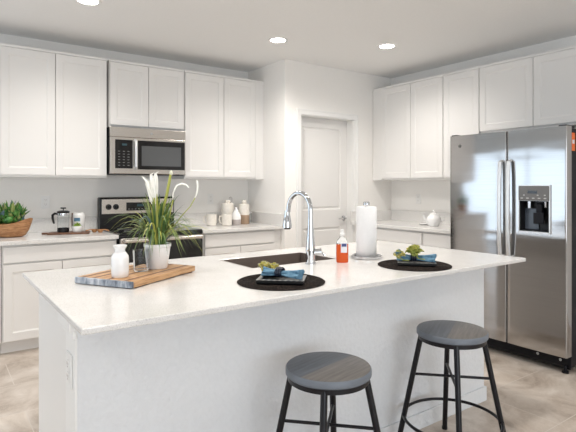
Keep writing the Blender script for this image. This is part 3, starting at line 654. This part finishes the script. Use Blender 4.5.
# place settings
def placemat(x, y, r, label):
    prof = [(0, 0.0), (r, 0.0), (r+0.003, 0.003)]; n = 22
    for k in range(n*4, 0, -1):
        rr = r*k/(n*4); prof.append((rr, 0.0035+0.0035*abs(math.sin(PI*k/4))))
    prof.append((0, 0.005))
    return tag(MB().lathe(prof, 72).build('placemat', m_mat, None, True, (x, y, IZ+0.0002)), label, 'placemat')
placemat(1.228, 1.757, 0.188, 'round dark woven placemat left of the faucet, nearer the camera')
placemat(2.045, 1.712, 0.186, 'round dark woven placemat right of the paper towels')
def plate(x, y, rz, label, w=0.19, d=0.13):
    t = thing('dinner_plate', label, 'plate', (x, y, IZ+0.0075), rz)
    def fn(tt):
        loops = []
        for hx_, hy_, z in ((w*0.44, d*0.42, 0), (w*0.47, d*0.46, 0.0), (w*0.5, d*0.5, 0.007), (w*0.5, d*0.5, 0.017), (w*0.47, d*0.46, 0.017), (w*0.38, d*0.36, 0.012)):
            loops.append([tt.verts.new((sx*hx_, sy*hy_, z)) for sx, sy in ((-1, -1), (1, -1), (1, 1), (-1, 1))])
        tt.faces.new(loops[0][::-1])
        for a, c in zip(loops, loops[1:]):
            for k in range(4): tt.faces.new((a[k], a[(k+1) % 4], c[(k+1) % 4], c[k]))
        tt.faces.new(loops[-1]); bmesh.ops.recalc_face_normals(tt, faces=tt.faces)
    m = MB(); m._add(fn); m.build('plate_body', m_black, t)
    MB().grid([-w*0.5, -w*0.40, w*0.40, w*0.5], [-d*0.5, -d*0.36, d*0.36, d*0.5], 0.0171, 0.0180, {(1, 1)}, 'xyz').build('plate_rim', m_platedark, t)
    return t
def napkin(x, y, z, rz, label, L_=0.17, r=0.021):
    t = thing('napkin', label, 'napkin', (x, y, z), rz)
    m = MB(); rn = random.Random(int(x*1000))
    def fn(tt):
        prev = None; n = 28; M = 18
        for i in range(M+1):
            u = i/M; xx = (u-0.5)*L_; rr = r*(0.62+0.75*abs(2*u-0.9)**1.3)
            ring = []
            for k in range(n):
                a = 2*PI*k/n; f = 1+0.13*math.sin(5*a+u*4)+0.08*math.sin(9*a-u*7)
                ring.append(tt.verts.new((xx+0.006*math.sin(3*a), rr*1.25*f*math.cos(a), max(0.0006, r*0.95+rr*0.95*f*math.sin(a)))))
            if prev:
                for k in range(n): tt.faces.new((prev[k], prev[(k+1) % n], ring[(k+1) % n], ring[k]))
            else: tt.faces.new(ring[::-1])
            prev = ring
        tt.faces.new(prev); bmesh.ops.recalc_face_normals(tt, faces=tt.faces)
    m._add(fn); m.build('cloth', m_napkin, t, True)
    g_ = MB()
    for dx in (-0.016, -0.006, 0.004): g_.tube([(dx-0.006, (r+0.003)*1.08*math.cos(2*PI*k/20), r+0.0042+(r+0.001)*math.sin(2*PI*k/20)) for k in range(20)], 0.005, 8, True)
    g_.build('napkin_ring', m_ring, t, True)
    return t
def bloom(x, y, z, r, m, n, label, pm=None, seed=1):
    rn = random.Random(seed); mb = MB(); cr = MB()
    for k in range(n):
        az = rn.uniform(0, 2*PI); el = rn.uniform(0.05, PI/2); d = Vector((math.cos(az)*math.cos(el), math.sin(az)*math.cos(el), math.sin(el)))
        p0 = Vector((0, 0, r*0.35)); s_ = d.cross(Vector((0, 0, 1))); 
        if s_.length < 0.05: s_ = Vector((1, 0, 0))
        (mb if k % 4 else cr).blade([p0, p0+d*r*0.4, p0+d*r*0.8+Vector((0, 0, r*0.12)), p0+d*r*rn.uniform(0.95, 1.15)], r*0.34, side=s_, cup=0.8)
    t = thing('artificial_flower', label, 'flower', (x, y, z))
    MB().tube([(0, 0, r*0.3), (0.01, -0.02, -0.004), (0.02, -0.05, -0.006 if z > IZ+0.04 else -0.003)], 0.003, 8).build('stem', m_fl_g, t, True)
    mb.ball((0, 0, r*0.45), r*0.42, 2); mb.build('petals', m, t, True); cr.build('pale_petals', m_fl_w if pm is None else pm, t, True)
    return t
HR = math.radians(-43)
plate(1.208, 1.722, HR, 'dark patterned rectangular plate under the left blue napkin', 0.20, 0.135)
napkin(1.214, 1.728, IZ+0.0262, math.radians(-64), 'rolled blue napkin in a dark ring, left of the faucet', 0.175, 0.0165)
bloom(1.203, 1.852, IZ+0.030, 0.036, m_fl_y, 70, 'yellow green flower cluster behind the left napkin, left bloom', seed=3)
bloom(1.236, 1.826, IZ+0.026, 0.034, m_fl_y, 60, 'pale yellow flower cluster behind the left napkin, right bloom', seed=4)
plate(2.035, 1.690, math.radians(-48), 'dark rectangular plate under the right blue napkin', 0.19, 0.12)
napkin(2.036, 1.690, IZ+0.0262, math.radians(-58), 'rolled blue napkin with green blooms on the right placemat', 0.185, 0.018)
bloom(2.020, 1.690, IZ+0.046, 0.048, m_fl_g, 74, 'olive green flower cluster lying on the right napkin', m_fl_y, seed=8)
bloom(1.975, 1.755, IZ+0.035, 0.036, m_fl_y, 50, 'small blue and tan flower cluster at the left end of the right napkin', m_napkin, seed=9)

# soap bottle
t = thing('soap_bottle', 'clear soap bottle with orange liquid beside the faucet', 'bottle', (1.812, 2.012, IZ), math.radians(-36))
def ov(prof, sx=1, sy=0.62): 
    m = MB(); m.lathe(prof, 32, Matrix.Diagonal((sx, sy, 1, 1))); return m
ov([(0, 0), (0.030, 0), (0.033, 0.006), (0.033, 0.092), (0.032, 0.100), (0, 0.100)]).build('liquid', m_soap, t, True)
ov([(0.0322, 0.1005), (0.030, 0.112), (0.024, 0.126), (0.013, 0.136), (0.011, 0.139), (0.011, 0.146), (0, 0.146)]).build('clear_shoulder', m_clear, t, True)
ov([(0.014, 0.146), (0.015, 0.158), (0.010, 0.161), (0.009, 0.180), (0, 0.181)], 1, 1).build('cap', m_plate, t, True)
lb = MB().box(-0.010, 0.024, -0.0225, -0.0185, 0.055, 0.108, 0.001).build('front_label', m_labelw, t)
MB().box(-0.006, 0.020, -0.0235, -0.0224, 0.088, 0.104).build('label_print', m_labelb, lb)
# paper towel holder and roll
tx, ty = 2.040, 2.058
t = thing('paper_towel_holder', 'chrome paper towel holder with round base on the island', 'paper towel holder', (tx, ty, IZ))
MB().lathe([(0, 0), (0.088, 0), (0.091, 0.004), (0.091, 0.014), (0.087, 0.017), (0.080, 0.015), (0.074, 0.008), (0, 0.008)], 56).build('base_plate', m_chrome, t, True)
MB().tube([(0, 0, 0.006), (0, 0, 0.308)], 0.006).build('rod', m_chrome, t, True)
MB().lathe([(0.006, 0.300), (0.017, 0.302), (0.018, 0.306), (0.018, 0.320), (0.015, 0.325), (0, 0.326)], 28).build('finial', m_chrome, t, True)
t = thing('paper_towel_roll', 'white paper towel roll standing on the chrome holder', 'paper towels', (tx, ty, IZ+0.009))
MB().lathe([(0.020, 0), (0.057, 0), (0.0585, 0.002), (0.0585, 0.283), (0.057, 0.286), (0.020, 0.286), (0.020, 0)], 56, cap=False).build('paper', m_paper, t, True)
MB().lathe([(0.017, 0.0), (0.0195, 0.0), (0.0195, 0.285), (0.017, 0.285), (0.017, 0)], 28, cap=False).build('cardboard_core', m_tan, t, True)

# ------------------------------------------------------------------ left counter props
t = thing('wooden_bowl', 'carved wooden bowl at the left picture edge', 'bowl', (0.525, 4.650, CZ+0.0002))
def fnb(tt):
    rings = []; n = 56
    prof = [(0.0, 0.0, 0), (0.085, 0.0, 0), (0.115, 0.012, 0), (0.142, 0.055, 0.2), (0.160, 0.105, 0.7), (0.168, 0.130, 1), (0.158, 0.133, 1), (0.138, 0.085, 0.5), (0.08, 0.03, 0), (0.0, 0.024, 0)]
    for r, z, wv_ in prof:
        if r == 0: rings.append([tt.verts.new((0, 0, z))]); continue
        rings.append([tt.verts.new((r*math.cos(2*PI*k/n)*(1+0.03*math.sin(6*PI*k/n)), r*0.8*math.sin(2*PI*k/n), z + wv_*0.022*math.cos(2*2*PI*k/n))) for k in range(n)])
    for a, c in zip(rings, rings[1:]):
        for k in range(n):
            k2 = (k+1) % n
            if len(a) == 1: tt.faces.new((a[0], c[k2], c[k]))
            elif len(c) == 1: tt.faces.new((a[k], a[k2], c[0]))
            else: tt.faces.new((a[k], a[k2], c[k2], c[k]))
    bmesh.ops.recalc_face_normals(tt, faces=tt.faces)
m = MB(); m._add(fnb); m.build('bowl_body', m_bowl, t, True, rot=(0, 0, math.radians(-30)))
rn = random.Random(5)
t = thing('succulent_arrangement', 'mixed green succulents filling the carved wooden bowl', 'plant', (0.515, 4.650, CZ+0.115))
d1, d2, d3 = MB(), MB(), MB()
for k in range(300):
    cx, cy = rn.uniform(-0.115, 0.105), rn.uniform(-0.08, 0.08)
    az = rn.uniform(0, 2*PI); el = rn.uniform(0.35, 1.5); ln = rn.uniform(0.05, 0.125)
    d = Vector((math.cos(az)*math.cos(el)*0.8, math.sin(az)*math.cos(el)*0.7, math.sin(el))); p0 = Vector((cx, cy, rn.uniform(0.01, 0.085)))
    (d1 if k % 3 else d2 if k % 9 == 0 else d3).blade([p0, p0+d*ln*0.4, p0+d*ln*0.75, p0+d*ln+Vector((0, 0, 0.004))], rn.uniform(0.010, 0.018), cup=0.5)
for cx, cy in ((-0.05, 0.02), (0.04, 0.03), (-0.01, -0.05), (0.07, -0.01), (0.0, 0.0)): d1.ball((cx, cy, 0.03), 0.045, 2, (1, 1, 0.8))
d1.build('dark_leaves', m_green, t, True); d2.build('succulent_leaves', m_leafb, t, True); d3.build('pale_leaves', m_limeleaf, t, True)

RB = math.radians(-18)
t = thing('walnut_tray', 'dark walnut board under the french press and bag', 'tray', (0.965, 4.660, CZ), RB)
MB().box(-0.15, 0.185, -0.085, 0.085, 0, 0.014, 0.004).box(-0.20, -0.149, -0.022, 0.022, 0, 0.014, 0.004).build('tray_slab', m_walnut, t)
ZT = CZ+0.0145
t = thing('french_press', 'glass french press with black lid and handle', 'coffee maker', (0.940, 4.690, ZT), math.radians(-36))
MB().lathe([(0.044, 0.03), (0.046, 0.03), (0.046, 0.165), (0.044, 0.165), (0.044, 0.03)], 36, cap=False).build('glass_beaker', m_glass, t, True)
fr = MB().lathe([(0, 0), (0.047, 0), (0.047, 0.006), (0, 0.006)], 36)
fr.lathe([(0.0465, 0.005), (0.0485, 0.005), (0.0485, 0.036), (0.0465, 0.036)], 36, cap=False)
fr.build('base_frame', m_black, t, True)
MB().lathe([(0.0465, 0.148), (0.0485, 0.148), (0.0485, 0.166), (0.0465, 0.166)], 36, cap=False).build('metal_band', m_chrome, t, True)
MB().lathe([(0, 0.168), (0.050, 0.168), (0.052, 0.174), (0.050, 0.182), (0.03, 0.188), (0, 0.189)], 36).build('lid', m_black, t, True)
MB().tube([(0, 0, 0.188), (0, 0, 0.208)], 0.004).tube([(-0.022, 0, 0.210), (0.022, 0, 0.210)], 0.006).build('plunger_knob', m_black, t, True)
MB().tube([(-0.047, 0, 0.158), (-0.075, 0, 0.162), (-0.094, 0, 0.148), (-0.094, 0, 0.12), (-0.084, 0, 0.082), (-0.080, 0, 0.072)], [0.008, 0.010, 0.011, 0.010, 0.009, 0.006], 14).build('handle', m_black, t, True)
t = thing('coffee_canister', 'white canister with blue label behind the little green pot', 'canister', (1.078, 4.732, ZT), math.radians(-30))
MB().lathe([(0, 0), (0.050, 0), (0.052, 0.004), (0.052, 0.145), (0.046, 0.152), (0.046, 0.163), (0, 0.166)], 36).build('jar', m_ceramic, t, True)
l_ = MB().lathe([(0.0524, 0.088), (0.0527, 0.088), (0.0527, 0.12), (0.0524, 0.12)], 36, cap=False); bm_ = l_.bm
bmesh.ops.delete(bm_, geom=[v_ for v_ in bm_.verts if not (v_.co.y < -0.043)], context='VERTS'); l_.build('blue_label', m_napkin, t, True)
MB().tube([(-0.057, 0.0, 0.02), (-0.060, 0.0, 0.11), (-0.056, 0, 0.16)], [0.005, 0.004, 0.006]).build('spoon_handle', m_walnut, t, True)
t = thing('small_potted_moss', 'small white pot of lime green moss in front of the canister', 'plant', (1.040, 4.622, ZT))
MB().lathe([(0, 0), (0.034, 0), (0.042, 0.012), (0.044, 0.052), (0.041, 0.053), (0.038, 0.045), (0, 0.044)], 32).build('pot', m_ceramic, t, True)
ms = MB()
for k in range(70):
    az, el = rn.uniform(0, 2*PI), rn.uniform(0.1, 1.5); d = Vector((math.cos(az)*math.cos(el), math.sin(az)*math.cos(el), math.sin(el)*0.8)); ms.blade([Vector((0, 0, 0.045)), Vector((0, 0, 0.045))+d*0.03, Vector((0, 0, 0.045))+d*0.050], 0.005, cup=0.4)
ms.ball((0, 0, 0.045), 0.034, 2, (1, 1, 0.7)); ms.build('moss', m_lime, t, True)
def scoop(x, y, rz, label, r=0.024):
    t = thing('wooden_scoop', label, 'scoop', (x, y, CZ+0.001), rz)
    MB().lathe([(0, 0), (r*0.6, 0), (r, 0.014), (r*1.05, 0.028), (r*0.93, 0.028), (r*0.85, 0.014), (0, 0.004)], 24, cap=False).build('cup', m_bowl, t, True)
    MB().tube([(r*0.95, 0, 0.025), (r+0.03, 0, 0.028), (r+0.075, 0, 0.020)], [0.005, 0.0045, 0.007], 10).build('handle', m_bowl, t, True)
scoop(1.195, 4.655, math.radians(-150), 'left small wooden scoop on the counter beside the tray')
scoop(1.232, 4.600, math.radians(-60), 'right small wooden scoop close to the range')

# ------------------------------------------------------------------ right counter props
def mug(x, y, rz, label, r=0.046, h=0.10):
    t = thing('mug', label, 'mug', (x, y, CZ+0.0003), rz)
    MB().lathe([(0, 0), (r*0.8, 0), (r*0.95, 0.006), (r, 0.02), (r, h), (r*0.94, h), (r*0.92, 0.014), (0, 0.010)], 36, cap=False).build('cup', m_cream, t, True)
    MB().tube([(-r*0.97, 0, h*0.82), (-r-0.020, 0, h*0.82), (-r-0.032, 0, h*0.55), (-r-0.020, 0, h*0.26), (-r*0.97, 0, h*0.18)], 0.008, 12).build('handle', m_cream, t, True)
mug(2.396, 4.710, math.radians(-40), 'cream mug farthest left on the right counter', 0.053, 0.120)
mug(2.536, 4.628, math.radians(-40), 'cream mug with handle to the left, next to the canisters', 0.052, 0.120)
def canister(x, y, r, h, hs, upper_m, lower_m, label, split=0.0):
    t = thing('ceramic_canister', label, 'canister', (x, y, CZ+0.0003))
    pr = [(0, 0), (r*0.94, 0), (r, 0.005), (r, hs), (r*0.94, hs+0.012), (r*0.55, hs+0.022)]
    if split:
        MB().lathe([(0, 0), (r*0.94, 0), (r, 0.005), (r, split)], 40).build('lower_band', lower_m, t, True)
        MB().lathe([(r*1.001, split), (r, hs), (r*0.94, hs+0.012), (r*0.55, hs+0.020), (0, hs+0.021)], 40).build('jar', upper_m, t, True)
    else: MB().lathe([(0, 0), (r*0.94, 0), (r, 0.005), (r, hs), (r*0.94, hs+0.012), (r*0.55, hs+0.020), (0, hs+0.021)], 40).build('jar', upper_m, t, True)
    MB().lathe([(r*0.42, hs+0.021), (r*0.45, hs+0.024), (r*0.45, h-0.008), (r*0.38, h), (0, h)], 32).build('stopper', upper_m, t, True)
canister(2.655, 4.83, 0.067, 0.262, 0.215, m_cream, None, 'tall plain white ceramic canister behind the mugs')
canister(2.812, 4.74, 0.058, 0.262, 0.205, m_cream, m_tan, 'white canister with brown lower band, rightmost of the canisters', 0.100)
t = thing('ceramic_vase', 'small pointed white vase with grey base between the canisters', 'vase', (2.664, 4.658, CZ+0.0003)); t.scale = (1.1, 1.1, 1.08)
MB().lathe([(0, 0), (0.040, 0), (0.046, 0.005), (0.047, 0.055)], 36).build('grey_base', m_stone, t, True)
MB().lathe([(0.0472, 0.055), (0.047, 0.080), (0.038, 0.112), (0.018, 0.145), (0.011, 0.16), (0.012, 0.178), (0, 0.178)], 36).build('neck', m_ceramic, t, True)
t = thing('glass_jar', 'clear glass jar in the counter corner right of the canisters', 'jar', (2.925, 4.84, CZ+0.0003))
MB().lathe([(0, 0), (0.036, 0), (0.038, 0.004), (0.038, 0.11), (0.036, 0.11), (0.035, 0.006), (0, 0.005)], 32, cap=False).build('jar_body', m_glass, t, True)
MB().lathe([(0, 0.111), (0.039, 0.111), (0.039, 0.125), (0, 0.126)], 32).build('lid', m_handle, t, True)
t = thing('wire_whisk', 'dark wire utensil leaning behind the ceramic canisters', 'utensil', (2.742, 4.905, CZ+0.001))
MB().tube([(0, 0.0, 0.0), (0, 0.01, 0.18), (0, 0.014, 0.235)], 0.004).build('handle', m_stone, t, True)
wr_ = MB()
for k in range(4):
    a = k*PI/4; wr_.tube([(0.022*math.sin(PI*i/10)*math.cos(a), 0.014+0.022*math.sin(PI*i/10)*math.sin(a)*0.6, 0.235+0.06*(1-math.cos(PI*i/10))/2*1.0) for i in range(11)], 0.0015, 6)
wr_.build('wire_head', m_stone, t, True)
# ------------------------------------------------------------------ fridge-wall counter props
t = thing('teapot', 'white ceramic teapot beside the refrigerator', 'teapot', (4.275, 3.322, CZ+0.0003), math.radians(-36)); t.scale = (1.1, 1.1, 1.1)
MB().lathe([(0, 0), (0.045, 0), (0.058, 0.012), (0.068, 0.045), (0.064, 0.078), (0.046, 0.102), (0.034, 0.108), (0, 0.108)], 40).build('body', m_ceramic, t, True)
MB().lathe([(0.040, 0.106), (0.038, 0.116), (0.02, 0.124), (0.006, 0.126), (0.006, 0.134), (0.012, 0.142), (0.008, 0.150), (0, 0.152)], 32).build('lid', m_ceramic, t, True)
MB().tube([(-0.055, 0, 0.04), (-0.085, 0, 0.065), (-0.10, 0, 0.105)], [0.016, 0.011, 0.008], 14).build('spout', m_ceramic, t, True)
MB().tube([(0.058, 0, 0.085), (0.095, 0, 0.090), (0.10, 0, 0.055), (0.062, 0, 0.035)], 0.007, 12).build('handle', m_ceramic, t, True)
tag(MB().lathe([(0, 0), (0.04, 0), (0.06, 0.010), (0.063, 0.012), (0.06, 0.013), (0.04, 0.005), (0, 0.005)], 32).build('saucer', m_ceramic, None, True, (4.34, 3.50, CZ+0.0003)), 'small white saucer left of the teapot', 'saucer')
